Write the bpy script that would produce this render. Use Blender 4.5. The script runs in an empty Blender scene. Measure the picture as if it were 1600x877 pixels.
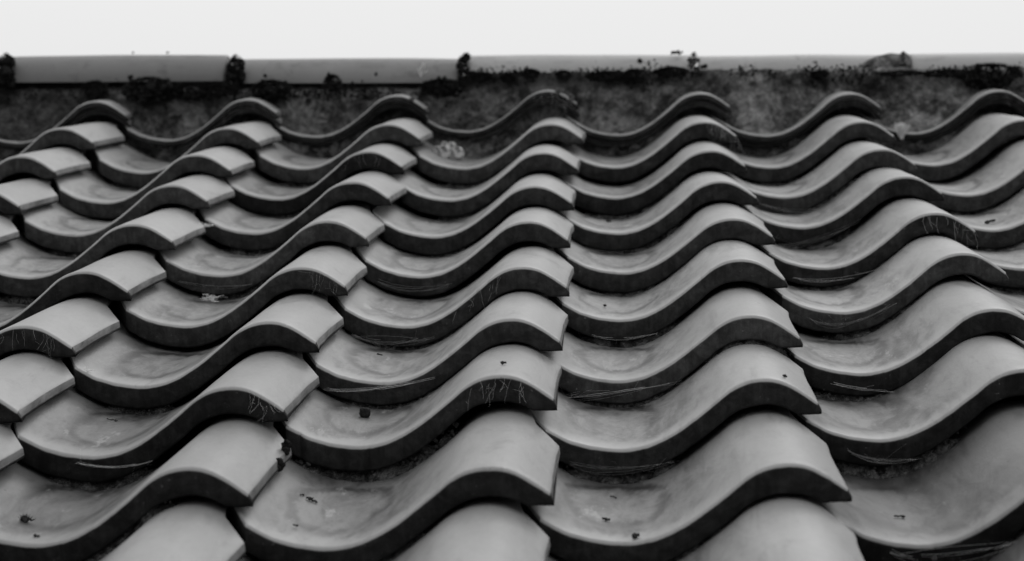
import bpy, math, random
from mathutils import Vector, Matrix, noise

scene = bpy.context.scene
R = math.radians
rnd = random.Random(7)

# ------------------------------------------------------------------ frame of the roof
# everything is laid out on the roof slope (x along the courses, y up the slope, z off the roof)
# and then tipped up by the pitch of the roof
PITCH = R(25)
ROOF = Matrix.Rotation(PITCH, 4, 'X')

# ------------------------------------------------------------------ camera
FWD = Vector((-0.04895034, 0.96900287, -0.24215142))
RGT = Vector((0.99872162, 0.04442559, -0.02411401))
UPV = Vector((0.01260882, 0.24302225, 0.96993876))
POS = Vector((0.11483546, -1.80789333, 0.69213097))
cd = bpy.data.cameras.new('camera')
cam = bpy.data.objects.new('camera', cd)
scene.collection.objects.link(cam)
m = Matrix.Identity(4)
for i in range(3):
    m[i][0], m[i][1], m[i][2], m[i][3] = RGT[i], UPV[i], -FWD[i], POS[i]
cam.matrix_world = ROOF @ m
cd.sensor_width = 36.0
cd.lens = 3411.1 / 1600 * 36
cd.clip_start = 0.05
cd.clip_end = 2000
cd.dof.use_dof = True
cd.dof.focus_distance = 2.45
cd.dof.aperture_fstop = 7.5
scene.camera = cam

# ------------------------------------------------------------------ sky, sun, exposure
SUN_EL, SUN_AZ = R(52), R(25)          # high and a little right of straight ahead, behind thick cloud
w = bpy.data.worlds.new('World')
scene.world = w
w.use_nodes = True
nt = w.node_tree
nt.nodes.clear()
sky = nt.nodes.new('ShaderNodeTexSky')
sky.sky_type = 'NISHITA'
sky.sun_disc = False
sky.sun_elevation = SUN_EL
sky.sun_rotation = SUN_AZ
bw = nt.nodes.new('ShaderNodeRGBToBW')
mr = nt.nodes.new('ShaderNodeMath'); mr.operation = 'MULTIPLY_ADD'
mr.inputs[1].default_value = 0.04       # a trace of the clear sky's gradient
# the cloud layer of a standard overcast sky: three times brighter overhead than at the horizon
gz = nt.nodes.new('ShaderNodeTexCoord')
gs = nt.nodes.new('ShaderNodeSeparateXYZ')
gm = nt.nodes.new('ShaderNodeMath'); gm.operation = 'MULTIPLY_ADD'; gm.use_clamp = False
gc = nt.nodes.new('ShaderNodeMath'); gc.operation = 'MAXIMUM'; gc.inputs[1].default_value = 0.0
nt.links.new(gz.outputs['Generated'], gs.inputs[0])
nt.links.new(gs.outputs[2], gc.inputs[0])
nt.links.new(gc.outputs[0], gm.inputs[0])
gm.inputs[1].default_value = 7.6
gm.inputs[2].default_value = 5.9
nt.links.new(gm.outputs[0], mr.inputs[2])
bg = nt.nodes.new('ShaderNodeBackground')
bg.inputs['Strength'].default_value = 0.10
wo = nt.nodes.new('ShaderNodeOutputWorld')
nt.links.new(sky.outputs[0], bw.inputs[0])
nt.links.new(bw.outputs[0], mr.inputs[0])
nt.links.new(mr.outputs[0], bg.inputs['Color'])
nt.links.new(bg.outputs[0], wo.inputs[0])

sd = bpy.data.lights.new('sun', 'SUN')
sd.energy = 0.5
sd.angle = R(30)
sun = bpy.data.objects.new('sun', sd)
scene.collection.objects.link(sun)
dirv = Vector((math.sin(SUN_AZ) * math.cos(SUN_EL), math.cos(SUN_AZ) * math.cos(SUN_EL), math.sin(SUN_EL)))
sun.rotation_euler = (-dirv).to_track_quat('-Z', 'Y').to_euler()
scene.view_settings.view_transform = 'Standard'
scene.view_settings.look = 'None'
scene.view_settings.gamma = 1
scene.view_settings.exposure = 0.0


# ------------------------------------------------------------------ materials
class NT:
    def __init__(s, name):
        s.m = bpy.data.materials.new(name)
        s.m.use_nodes = True
        s.t = s.m.node_tree
        s.t.nodes.clear()
        s.out = s.t.nodes.new('ShaderNodeOutputMaterial')
        s.b = s.t.nodes.new('ShaderNodeBsdfPrincipled')
        s.t.links.new(s.b.outputs[0], s.out.inputs[0])

    def n(s, kind, **kw):
        q = s.t.nodes.new('ShaderNode' + kind)
        for k, v in kw.items():
            setattr(q, k, v)
        return q

    def put(s, sock, v):
        if isinstance(v, (int, float)):
            try:
                sock.default_value = v
            except TypeError:
                sock.default_value = (v, v, v, 1)
        elif isinstance(v, tuple):
            sock.default_value = v
        else:
            s.t.links.new(v, sock)

    def math(s, op, a, b=0.0, c=0.0, clamp=False):
        q = s.n('Math', operation=op, use_clamp=clamp)
        s.put(q.inputs[0], a); s.put(q.inputs[1], b); s.put(q.inputs[2], c)
        return q.outputs[0]

    def ramp(s, v, a, b, lo=0.0, hi=1.0):
        q = s.n('MapRange', interpolation_type='SMOOTHSTEP')
        s.put(q.inputs['Value'], v)
        for k, x in (('From Min', a), ('From Max', b), ('To Min', lo), ('To Max', hi)):
            s.put(q.inputs[k], x)
        return q.outputs[0]

    def mix(s, f, a, b):
        q = s.n('Mix', data_type='FLOAT')
        s.put(q.inputs[0], f); s.put(q.inputs[2], a); s.put(q.inputs[3], b)
        return q.outputs[0]

    def noise(s, vec, scale, detail=4, rough=0.55, w=0.0, dim='4D', distort=0.0):
        q = s.n('TexNoise', noise_dimensions=dim)
        if vec is not None:
            s.t.links.new(vec, q.inputs['Vector'])
        q.inputs['Scale'].default_value = scale
        q.inputs['Detail'].default_value = detail
        q.inputs['Roughness'].default_value = rough
        q.inputs['Distortion'].default_value = distort
        if dim == '4D':
            s.put(q.inputs['W'], w)
        return q.outputs[0]

    def scaled(s, vec, v):
        q = s.n('VectorMath', operation='MULTIPLY')
        s.t.links.new(vec, q.inputs[0])
        q.inputs[1].default_value = v
        return q.outputs[0]

    def grey(s, v):
        q = s.n('CombineColor')
        for i in range(3):
            s.put(q.inputs[i], v)
        s.t.links.new(q.outputs[0], s.b.inputs['Base Color'])

    def bump(s, h, strength=0.3, dist=0.001):
        q = s.n('Bump')
        q.inputs['Strength'].default_value = strength
        q.inputs['Distance'].default_value = dist
        s.t.links.new(h, q.inputs['Height'])
        s.t.links.new(q.outputs[0], s.b.inputs['Normal'])


def tile_material():
    k = NT('weathered_glazed_tile')
    tc = k.n('TexCoord').outputs['Object']
    oin = k.n('ObjectInfo'); oi = oin.outputs['Random']
    csp = k.n('SeparateColor'); k.t.links.new(oin.outputs['Color'], csp.inputs[0])
    DIRT = csp.outputs[0]
    W4 = k.math('MULTIPLY', oi, 37.0)
    sp = k.n('SeparateXYZ'); k.t.links.new(tc, sp.inputs[0])
    X, Y, Z = sp.outputs[0], sp.outputs[1], sp.outputs[2]
    tl = k.scaled(tc, (1, 0.34, 1))
    big = k.noise(tc, 9, 4, 0.6, W4)
    fine = k.noise(k.scaled(tc, (1, .5, 1)), 170, 5, 0.65, W4)
    streak = k.noise(k.scaled(tc, (70, 9, 20)), 1.0, 5, 0.62, W4, distort=0.6)
    blot = k.noise(tl, 30, 6, 0.62, k.math('ADD', W4, 5.0), distort=0.8)
    mid = k.noise(tl, 66, 6, 0.68, k.math('ADD', W4, 2.0), distort=0.5)
    # clean glaze
    v = k.math('MULTIPLY_ADD', k.math('SUBTRACT', big, 0.5), 0.07, 0.252)
    v = k.math('ADD', v, k.math('MULTIPLY', k.math('SUBTRACT', oi, 0.5), 0.045))
    v = k.math('ADD', v, k.math('MULTIPLY', k.math('SUBTRACT', fine, 0.5), 0.05))
    v = k.math('ADD', v, k.math('MULTIPLY', k.math('SUBTRACT', mid, 0.5), 0.055))
    # dirty film where water stands and dries, in the channel of the tile; the foot of the tile stays washed
    trough = k.math('MULTIPLY', k.ramp(X, -0.240, -0.19), k.ramp(X, -0.035, -0.10))
    film = k.math('MULTIPLY', trough, k.ramp(k.math('ADD', Y, k.math('MULTIPLY', k.math('SUBTRACT', blot, 0.5), 0.05)), 0.015, 0.050))
    d0 = k.math('MULTIPLY', film, k.math('MULTIPLY_ADD', DIRT, 0.45, 0.10))
    v = k.math('MULTIPLY', v, k.math('SUBTRACT', 1.0, d0))
    d1 = k.math('MULTIPLY', film, k.ramp(k.math('MULTIPLY_ADD', blot, 0.75, k.math('MULTIPLY', streak, 0.25)), 0.42, 0.62))
    v = k.math('MULTIPLY', v, k.math('SUBTRACT', 1.0, k.math('MULTIPLY', d1, k.math('MULTIPLY_ADD', DIRT, 0.30, 0.36))))
    d2 = k.math('MULTIPLY', film, k.ramp(mid, 0.48, 0.64))
    v = k.math('MULTIPLY', v, k.math('SUBTRACT', 1.0, k.math('MULTIPLY', d2, 0.30)))
    grit = k.math('MULTIPLY', k.math('MULTIPLY', film, k.ramp(fine, 0.53, 0.63)), k.ramp(blot, 0.40, 0.55))
    v = k.math('MULTIPLY', v, k.math('SUBTRACT', 1.0, k.math('MULTIPLY', grit, 0.30)))
    # ring-shaped tide mark
    ex = k.math('DIVIDE', k.math('ADD', X, 0.155), 0.047)
    ey = k.math('DIVIDE', k.math('SUBTRACT', Y, 0.150), 0.092)
    rho = k.math('SQRT', k.math('ADD', k.math('MULTIPLY', ex, ex), k.math('MULTIPLY', ey, ey)))
    rho = k.math('ADD', rho, k.math('MULTIPLY', k.math('SUBTRACT', blot, 0.5), 0.9))
    band = k.math('MULTIPLY', k.ramp(rho, 0.74, 0.96), k.ramp(rho, 1.18, 0.99))
    patch = k.ramp(k.noise(tl, 18, 3, 0.6, k.math('ADD', W4, 11.0)), 0.34, 0.50)
    ring = k.math('MULTIPLY', k.math('MULTIPLY', band, patch), k.ramp(Y, 0.012, 0.04))
    ring = k.math('MULTIPLY', ring, k.ramp(mid, 0.30, 0.55, 0.55, 1.0))
    v = k.math('MULTIPLY', v, k.math('SUBTRACT', 1.0, k.math('MULTIPLY', ring, 0.78)))
    # runs down the flank of the roll
    flank = k.math('MULTIPLY', k.ramp(X, -0.115, -0.08), k.ramp(X, -0.005, -0.05))
    run = k.math('MULTIPLY', flank, k.ramp(streak, 0.50, 0.66))
    v = k.math('MULTIPLY', v, k.math('SUBTRACT', 1.0, k.math('MULTIPLY', run, 0.22)))
    # thin soot smudges anywhere
    sm = k.ramp(k.noise(tl, 17, 7, 0.7, k.math('ADD', W4, 21.0), distort=1.2), 0.54, 0.70)
    v = k.math('MULTIPLY', v, k.math('SUBTRACT', 1.0, k.math('MULTIPLY', sm, 0.30)))
    # pale scuffs
    sc = k.math('MULTIPLY', film, k.ramp(k.noise(k.scaled(tc, (60, 16, 40)), 1, 6, 0.7, k.math('ADD', W4, 3.0)), 0.60, 0.66))
    v = k.math('ADD', v, k.math('MULTIPLY', sc, 0.11))
    v = k.math('MULTIPLY', v, k.ramp(DIRT, 0.60, 1.0, 1.0, 0.58))
    # specks of soot and lichen, dark and pale
    for sc_, lo_, hi_, am_, off_ in ((55, 0.56, 0.62, -0.75, 8.0), (120, 0.50, 0.58, -0.6, 9.0), (85, 0.58, 0.64, 0.5, 14.0)):
        vo = k.n('TexVoronoi', voronoi_dimensions='4D'); k.t.links.new(tc, vo.inputs['Vector'])
        vo.inputs['Scale'].default_value = sc_; k.put(vo.inputs['W'], k.math('ADD', W4, off_))
        spk = k.math('MULTIPLY', k.ramp(vo.outputs['Distance'], 0.13, 0.06), k.ramp(k.noise(tc, 34, 2, 0.5, k.math('ADD', W4, off_)), lo_, hi_))
        v = k.math('MULTIPLY', v, k.math('ADD', 1.0, k.math('MULTIPLY', spk, am_)))
    # darker cut front end and underneath; right edge has its shade painted in
    at = k.n('Attribute', attribute_name='grime_shade'); g = at.outputs['Fac']
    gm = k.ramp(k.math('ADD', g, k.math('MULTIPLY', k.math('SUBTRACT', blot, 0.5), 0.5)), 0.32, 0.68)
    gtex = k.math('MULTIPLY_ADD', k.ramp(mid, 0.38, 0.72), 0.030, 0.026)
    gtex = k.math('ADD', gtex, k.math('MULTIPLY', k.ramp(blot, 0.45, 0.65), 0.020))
    gtex = k.math('MULTIPLY', gtex, k.math('MAXIMUM', k.math('MULTIPLY_ADD', DIRT, -1.15, 1.25), 0.2))  # front ends darker on tiles with a higher value
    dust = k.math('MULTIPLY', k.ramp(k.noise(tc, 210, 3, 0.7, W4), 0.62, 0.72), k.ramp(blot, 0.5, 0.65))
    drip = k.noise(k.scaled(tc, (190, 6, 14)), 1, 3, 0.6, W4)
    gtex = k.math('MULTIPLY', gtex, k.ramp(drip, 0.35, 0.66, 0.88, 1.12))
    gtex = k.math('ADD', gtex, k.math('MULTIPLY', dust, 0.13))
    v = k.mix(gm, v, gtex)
    k.grey(v)
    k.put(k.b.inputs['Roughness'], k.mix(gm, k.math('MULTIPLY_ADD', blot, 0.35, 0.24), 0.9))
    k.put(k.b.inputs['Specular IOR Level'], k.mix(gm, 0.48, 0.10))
    h = k.math('ADD', k.math('MULTIPLY', fine, 0.7), k.math('ADD', blot, k.math('MULTIPLY', mid, k.math('MULTIPLY_ADD', gm, 2.0, 0.8))))
    k.bump(h, 0.5, 0.0011)
    return k.m


def rough_material(name, dark, light, scale, bump=1.0, dist=0.004, lo=0.38, hi=0.66, spec=0.1, specks=0.0):
    k = NT(name)
    tc = k.n('TexCoord').outputs['Object']
    a = k.noise(tc, scale, 7, 0.66, dim='3D', distort=0.4)
    b = k.noise(tc, scale * 6, 5, 0.7, dim='3D')
    v = k.mix(k.ramp(a, lo, hi), dark, light)
    v = k.math('MULTIPLY', v, k.math('MULTIPLY_ADD', b, 0.9, 0.55))
    if specks:
        s = k.ramp(k.noise(tc, scale * 4, 3, 0.6, dim='3D'), 0.64, 0.70)
        v = k.math('ADD', v, k.math('MULTIPLY', s, specks))
    k.grey(v)
    k.b.inputs['Roughness'].default_value = 0.92
    k.b.inputs['Specular IOR Level'].default_value = spec
    k.bump(k.math('ADD', a, k.math('MULTIPLY', b, 0.5)), bump, dist)
    return k.m


M_TILE = tile_material()
def mortar_material():
    k = NT('mossy_mortar')
    tc = k.n('TexCoord').outputs['Object']
    sp = k.n('SeparateXYZ'); k.t.links.new(tc, sp.inputs[0])
    X, Z = sp.outputs[0], sp.outputs[2]
    a = k.noise(tc, 11, 9, 0.74, dim='3D', distort=0.3)
    b = k.noise(tc, 45, 8, 0.75, dim='3D', distort=0.6)
    c = k.noise(tc, 230, 5, 0.75, dim='3D')
    v = k.mix(k.ramp(a, 0.38, 0.56), 0.040, k.ramp(X, -.25, .1, .12, .18))
    v = k.math('MULTIPLY', v, k.ramp(b, 0.33, 0.66, 0.45, 1.55))
    v = k.math('MULTIPLY', v, k.ramp(c, 0.3, 0.7, 0.6, 1.4))
    # growth of black algae just under the caps; mortar also darker at the far left
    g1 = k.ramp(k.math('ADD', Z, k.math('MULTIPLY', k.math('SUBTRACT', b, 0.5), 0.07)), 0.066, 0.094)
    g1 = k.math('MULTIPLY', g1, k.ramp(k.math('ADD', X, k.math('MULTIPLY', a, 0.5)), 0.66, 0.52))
    g2 = k.ramp(k.math('ADD', X, k.math('MULTIPLY', k.math('SUBTRACT', a, 0.5), 1.0)), -0.62, -0.80)
    g3 = k.math('MULTIPLY', k.ramp(k.noise(tc, 6, 7, 0.75, dim='3D', distort=0.6), 0.52, 0.60), 0.8)
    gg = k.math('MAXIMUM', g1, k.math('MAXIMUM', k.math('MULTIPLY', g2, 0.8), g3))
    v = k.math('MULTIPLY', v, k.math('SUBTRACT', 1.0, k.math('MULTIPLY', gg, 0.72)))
    # exposed pale sand grains where the mortar crumbles, right of the middle
    vo = k.n('TexVoronoi'); k.t.links.new(tc, vo.inputs['Vector']); vo.inputs['Scale'].default_value = 110
    where = k.math('MULTIPLY', k.ramp(X, 0.42, 0.55), k.ramp(X, 0.80, 0.68))
    where = k.math('MULTIPLY_ADD', where, 0.09, k.math('MULTIPLY', k.ramp(a, 0.5, 0.62), 0.06))
    sp_ = k.math('MULTIPLY', k.ramp(vo.outputs['Distance'], 0.34, 0.2), k.ramp(b, 0.49, 0.58))
    v = k.math('ADD', v, k.math('MULTIPLY', sp_, where))
    k.grey(v)
    k.b.inputs['Roughness'].default_value = 0.95
    k.b.inputs['Specular IOR Level'].default_value = 0.08
    k.bump(k.math('ADD', b, k.math('MULTIPLY', c, 0.5)), 1.0, 0.006)
    return k.m


M_MORTAR = mortar_material()
M_MOSS = rough_material('dark_moss', 0.006, 0.020, 60, 0.8, 0.003)
M_GREYMOSS = rough_material('grey_lichen', 0.05, 0.16, 60, 0.8, 0.003)
M_DEBRIS = rough_material('dark_crumbs', 0.02, 0.13, 60, 1.0, 0.004)
M_PALE = rough_material('pale_lichen', 0.10, 0.55, 70, 1.0, 0.004, 0.40, 0.56)
M_STONE = rough_material('dark_grit', 0.012, 0.03, 90, 0.8, 0.002)
M_TWIG = rough_material('dry_twig', 0.02, 0.06, 140, 0.8, 0.001)
M_SILK = rough_material('spider_silk', 0.6, 0.8, 90, 0.0, 0.001)
M_DULLSILK = rough_material('dusty_silk', 0.28, 0.50, 90, 0.0, 0.001)
M_FLUFF = rough_material('white_fluff', 0.75, 0.85, 90, 0.0, 0.001)
M_DECK = rough_material('roof_felt', 0.02, 0.035, 20, 0.5, 0.003)
M_GROUND = rough_material('bare_ground', 0.06, 0.12, 0.6, 0.8, 0.02)


def ridge_material():
    k = NT('ridge_tile_glaze')
    tc = k.n('TexCoord').outputs['Object']
    oin = k.n('ObjectInfo')
    csp = k.n('SeparateColor'); k.t.links.new(oin.outputs['Color'], csp.inputs[0])
    oi = k.math('MULTIPLY', oin.outputs['Random'], 19.0)
    a = k.noise(tc, 11, 5, 0.6, oi)
    b = k.noise(k.scaled(tc, (14, 60, 60)), 1, 5, 0.6, oi)
    f = k.noise(tc, 150, 4, 0.6, oi)
    v = k.math('MULTIPLY_ADD', k.math('SUBTRACT', a, 0.5), 0.06, 0.17)
    v = k.math('MULTIPLY', v, k.math('SUBTRACT', 1.0, k.math('MULTIPLY', k.ramp(b, 0.52, 0.7), 0.22)))
    v = k.math('ADD', v, k.math('MULTIPLY', k.math('SUBTRACT', f, 0.5), 0.03))
    v = k.math('MULTIPLY', v, csp.outputs[0])
    g = k.ramp(k.noise(tc, 24, 7, 0.72, oi, distort=0.8), 0.55, 0.68)
    v = k.math('MULTIPLY', v, k.math('SUBTRACT', 1.0, k.math('MULTIPLY', g, 0.35)))
    vo = k.n('TexVoronoi', voronoi_dimensions='4D'); k.t.links.new(tc, vo.inputs['Vector'])
    vo.inputs['Scale'].default_value = 42; k.t.links.new(oi, vo.inputs['W'])
    v = k.math('MULTIPLY', v, k.math('SUBTRACT', 1.0, k.math('MULTIPLY', k.math('MULTIPLY', k.ramp(vo.outputs['Distance'], .16, .08), k.ramp(a, .5, .6)), 0.7)))
    k.grey(v)
    k.b.inputs['Roughness'].default_value = 0.5
    k.b.inputs['Specular IOR Level'].default_value = 0.3
    k.bump(a, 0.2, 0.002)
    return k.m


M_RIDGE = ridge_material()


# ------------------------------------------------------------------ object helpers
def mesh_of(name, verts, faces, mat, smooth=True, sharp=None):
    me = bpy.data.meshes.new(name)
    me.from_pydata(verts, [], faces)
    me.materials.append(mat)
    if smooth:
        me.polygons.foreach_set('use_smooth', [True] * len(me.polygons))
        if sharp:
            me.set_sharp_from_angle(angle=R(sharp))
    me.update()
    return me


def link(name, data, parent=None, M=None):
    o = bpy.data.objects.new(name, data)
    scene.collection.objects.link(o)
    if parent is not None:
        o.parent = parent
        if M is not None:
            o.matrix_local = M
    else:
        o.matrix_world = ROOF @ (M if M is not None else Matrix.Identity(4))
    return o


def tag(o, label=None, cat=None, group=None, kind=None):
    if label: o['label'] = label
    if cat: o['category'] = cat
    if group: o['group'] = group
    if kind: o['kind'] = kind
    return o


def T(x, y, z):
    return Matrix.Translation((x, y, z))


# ------------------------------------------------------------------ pantile geometry
SM = 0.0350                              # fall of one tile over one gauge
W, G, S = 0.265, 0.25, 0.0293           # cover width, gauge, step between courses
PT = [(-.245, .0365), (-.2156, .0190), (-.200, .0100), (-.1784, .0035), (-.160, .0008), (-.151, 0), (-.140, .0003),
      (-.122, .0040), (-.105, .0115), (-.088, .022), (-.070, .036), (-.052, .051), (-.043, .0593), (-.0335, .0655),
      (-.024, .0697), (-.0145, .072), (-.003, .0727), (.006, .0717), (.015, .0690), (.024, .0643), (.033, .0585),
      (.042, .0520), (.0500, .0460)]


def prof_raw(x):
    if x <= PT[0][0]:
        return PT[0][1] + (PT[0][0] - x) * 1.1
    for (a, p), (b, q) in zip(PT, PT[1:]):
        if x <= b:
            return p + (q - p) * (x - a) / (b - a)
    return PT[-1][1] - (x - PT[-1][0]) * 0.75


_tab = []
for i in range(-300, 101):
    x = i * 0.001
    s = wsum = 0
    for j in range(-9, 10):
        g = math.exp(-(j / 4.5) ** 2)
        s += g * prof_raw(x + j * 0.001); wsum += g
    _tab.append(s / wsum)


def prof(x):
    f = (x + 0.3) / 0.001
    i = max(0, min(len(_tab) - 2, int(f)))
    return _tab[i] + (_tab[i + 1] - _tab[i]) * (f - i)


XL, XR = -0.243, 0.0470


def surf(x, y, dz=0.0):
    """height of the tiled surface at a point of the roof"""
    r = math.floor(y / G + 1e-6)
    c = round((x - 0.05 + W / 2) / W)
    dx, dy, ddz = OFF.get((c, r), (0, 0, 0))
    if y < r * G + dy:
        r -= 1
        dx, dy, ddz = OFF.get((c, r), (0, 0, 0))
    return prof(x - c * W - dx) - SM / G * (y - r * G - dy) + ddz + 0.0008


def tile_mesh(seed, front=0.0280, body=0.0125, fold=0.0):
    rr = random.Random(seed)
    ox, oy = rr.uniform(0, 50), rr.uniform(0, 50)
    L = G + 0.085
    xs = [XL + (XR - XL) * i / 84 for i in range(85)]
    NC = 6
    verts, grime_shade, rings = [], [], []
    rad = 0.0062

    def warp(x, y):
        return 0.0016 * noise.noise(Vector((x * 9 + ox, y * 7 + oy, 1.3)))

    for xi, x in enumerate(xs + [XR + 0.0006, XR + 0.0012]):
        lip = xi - 84            # 1, 2 = the bevelled right edge
        xx = min(x, XR)
        # plan outline: cut corners at head-right and foot-left
        y1 = L
        if x > XR - 0.034:
            y1 = min(L, 0.220 + (XR - min(x, XR)) * 1.9 + max(0, XR - 0.022 - x) * 8)
        y0 = 0.0
        if x < -0.222:
            y0 = (-0.222 - x) / 0.021 * 0.05
        y0 += 0.0007 * noise.noise(Vector((x * 28 + ox, oy, 4.4))) + 0.0005 * noise.noise(Vector((x * 90 + ox, oy, 9.4)))
        chip = noise.noise(Vector((x * 150 + ox, oy * 2, 2.1)))
        if chip > 0.38: y0 += (chip - 0.38) * 0.007
        fvar = 0.0016 * noise.noise(Vector((x * 14 + ox, oy, 7.7))) + 0.0008 * noise.noise(Vector((x * 60 + ox, oy, 3.7)))
        zt = prof(xx)
        if x > XR - 0.01:
            y0 += 0.0006 * rr.random()
        sec = []
        tl = 0.0
        if lip == 1: tl = 0.0008
        if lip == 2: tl = 0.0075
        # bottom thickness flattens towards the right edge
        fb = front
        if x > 0.024:
            fb = min(front, max(0.010, zt - 0.0350)) if front > 0.018 else front
        bodyt = body if x < 0.02 else body - 0.0010
        fb += fvar if front > 0.018 else 0
        if lip >= 1:
            fb = max(fb, tl + 0.0006); bodyt = max(bodyt - 0.0005 * lip, tl + 0.0006)
        # flare of the right edge in plan
        def px(y):
            if x < 0.0: return x
            q = (x / XR) ** 2
            h_ = max(0.0, min(1.0, (y - 0.12) / 0.09))
            return x + q * (0.0026 * h_ * h_ + 0.0007 * noise.noise(Vector((y * 30, ox, oy))))
        pts = []
        r_ = min(rad, (fb - tl) * 0.4)
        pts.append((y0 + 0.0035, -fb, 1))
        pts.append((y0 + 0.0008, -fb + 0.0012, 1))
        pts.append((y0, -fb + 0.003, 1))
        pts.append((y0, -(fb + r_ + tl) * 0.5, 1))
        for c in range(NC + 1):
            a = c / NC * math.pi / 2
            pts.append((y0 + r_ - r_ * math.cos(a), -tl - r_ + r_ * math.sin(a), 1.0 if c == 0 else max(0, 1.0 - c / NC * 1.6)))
        NY = 16
        for c in range(1, NY + 1):
            y = y0 + r_ + (y1 - y0 - r_) * (c / NY)
            pts.append((y, -tl, 0))
        for c in range(NY, 1, -2):
            y = y0 + (y1 - y0) * (c / NY)
            u = min(1, max(0, (y - y0) / 0.035))
            t = fb + (bodyt - fb) * (u * u * (3 - 2 * u))
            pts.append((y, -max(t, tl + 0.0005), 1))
        ring = []
        for (y, dzz, g) in pts:
            z = zt + dzz - SM / G * y + warp(xx, y)
            # shallow camber along the length
            z += 0.0008 * math.sin(min(1, max(0, y / 0.3)) * math.pi)
            ring.append(len(verts))
            verts.append((px(y) + (0.0028 * math.exp(-(y / 0.012) ** 2) if lip == 2 else 0.0), y, z))
            grime_shade.append(g if lip < 1 else (max(g, 0.47) if y > 0.004 else max(g, 0.60)))  # right edge: side shade painted into the tile colour
        rings.append(ring)
    faces = []
    n = len(rings[0])
    for a, b in zip(rings, rings[1:]):
        for i in range(n):
            j = (i + 1) % n
            faces.append((a[i], b[i], b[j], a[j]))
    faces.append(tuple(reversed(rings[0][::-1])))
    faces.append(tuple(rings[-1][::-1]))
    me = mesh_of('roof_tile', verts, faces, M_TILE, True, 48)
    at = me.attributes.new('grime_shade', 'FLOAT', 'POINT')
    at.data.foreach_set('value', grime_shade)
    return me


# small shifts of single tiles out of their regular place (across, up the slope, off the roof), in mm
SH = {(-3, 5): (-5.4, 0.8, 0.7), (-3, 6): (-16.4, 7.8, 2.0), (-3, 7): (-14.6, 5.2, 2.0), (-3, 8): (-16.5, 22.2, 3.4), 
      (-2, 1): (-5.6, 5.9, 0.6), (-2, 2): (-8.1, -8.0, 0.3), (-2, 3): (-1.2, -4.7, -0.4), (-2, 4): (0.7, 13.8, -0.1), 
      (-2, 5): (1.4, 21.0, 0.2), (-2, 6): (-4.6, 4.9, 0.3), (-2, 7): (1.3, -0.5, -0.5), (-2, 8): (-10.0, 21.2, 2.0), 
      (-1, 0): (1.6, 11.8, -2.0), (-1, 1): (-1.2, -3.8, 1.8), (-1, 2): (-1.9, -9.5, 2.2), (-1, 3): (-0.5, -1.0, 1.6), 
      (-1, 4): (-2.4, 6.3, 1.9), (-1, 5): (1.6, 20.4, 0.6), (-1, 6): (-2.0, 8.7, 0.4), (-1, 7): (4.7, 4.6, -0.2), 
      (-1, 8): (-8.5, 35.5, 3.0), (0, 0): (5.5, -7.9, 2.7), (0, 1): (0.5, 24, 2.2), (0, 2): (1.4, -5.1, 1.3), 
      (0, 3): (3.8, -8.3, -0.7), (0, 4): (0.9, -3.3, -0.5), (0, 5): (0.9, -15.4, -1.4), (0, 6): (4.5, -10.8, -1.5), 
      (0, 7): (9.0, -4.2, -2.1), (0, 8): (-4.1, 52, 4.4), (1, 0): (-0.0, 7.0, -1.0), (1, 1): (-2.8, 12.0, -0.5), 
      (1, 2): (-1.1, 2.0, -0.4), (1, 3): (2.7, 10.3, 0.7), (1, 4): (4.6, 5.9, -2.0), (1, 5): (-0.8, -1.8, -2.1), 
      (1, 6): (-3.7, -20.6, -0.1), (1, 7): (-2.1, -13.0, -1.4), (1, 8): (1.5, 20.2, -0.4), (2, 0): (-3.9, -4.6, -0.2), 
      (2, 1): (-7.7, 36.1, 0.6), (2, 2): (-0.4, 15.7, 0.5), (2, 3): (5.6, 32.9, -0.5), (2, 4): (5.7, 11.4, -0.3), 
      (2, 5): (-3.7, 3.9, -0.5), (2, 6): (-10.6, -22.4, -2.0), (2, 7): (-11.9, -26.6, -2.9), (2, 8): (-2.2, -2.7, -1.4), 
      (3, 5): (-2.7, -21.8, -1.0), (3, 6): (-1.5, -33.4, -1.4), (3, 7): (-15.8, -28.4, -3), (3, 8): (-7.7, 0.4, -0.7), 
      }
OFF = {}
COLS, ROWS = range(-6, 7), range(-3, 9)
for c in COLS:
    for r in ROWS:
        a = SH.get((c, r))
        if a is None:
            a = (rnd.gauss(0, 1.5), rnd.gauss(0, 6), rnd.uniform(-0.5, 1.5))
        OFF[(c, r)] = tuple(q / 1000 for q in a)

variants = [tile_mesh(s) for s in range(10)]
thin = [tile_mesh(50 + s, front=0.0125, body=0.0105) for s in range(3)]

roof = link('tiled_roof', None)
roof.empty_display_size = 0.2
tag(roof, 'grey glazed S-curved clay tile roof rising in stepped courses to its mortared ridge', 'roof')


DIRTY = {(2, 0): 1.0, (2, -1): .9, (-1, 1): .75, (-2, 2): .6, (-1, 0): .75, (0, 0): .7, (2, 1): .7, (1, 0): .65, (0, 1): .55, (1, 1): .5, (-1, -1): .6, (0, -1): .6, (1, -1): .6, (-3, 1): .7, (-2, 0): .8, (-2, 1): .7, (-1, 2): .6, (-2, 3): .7}


def place_tile(me, x, y, z, yaw, roll, dirt=None):
    o = bpy.data.objects.new('roof_tile', me)
    scene.collection.objects.link(o)
    o.parent = roof
    o.location = (x, y, z)
    o.rotation_euler = (0, roll, yaw)
    dd = min(1, max(0, rnd.gauss(0.32, 0.2))) if dirt is None else dirt
    o.color = (dd, dd, dd, 1)
    return o


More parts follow.
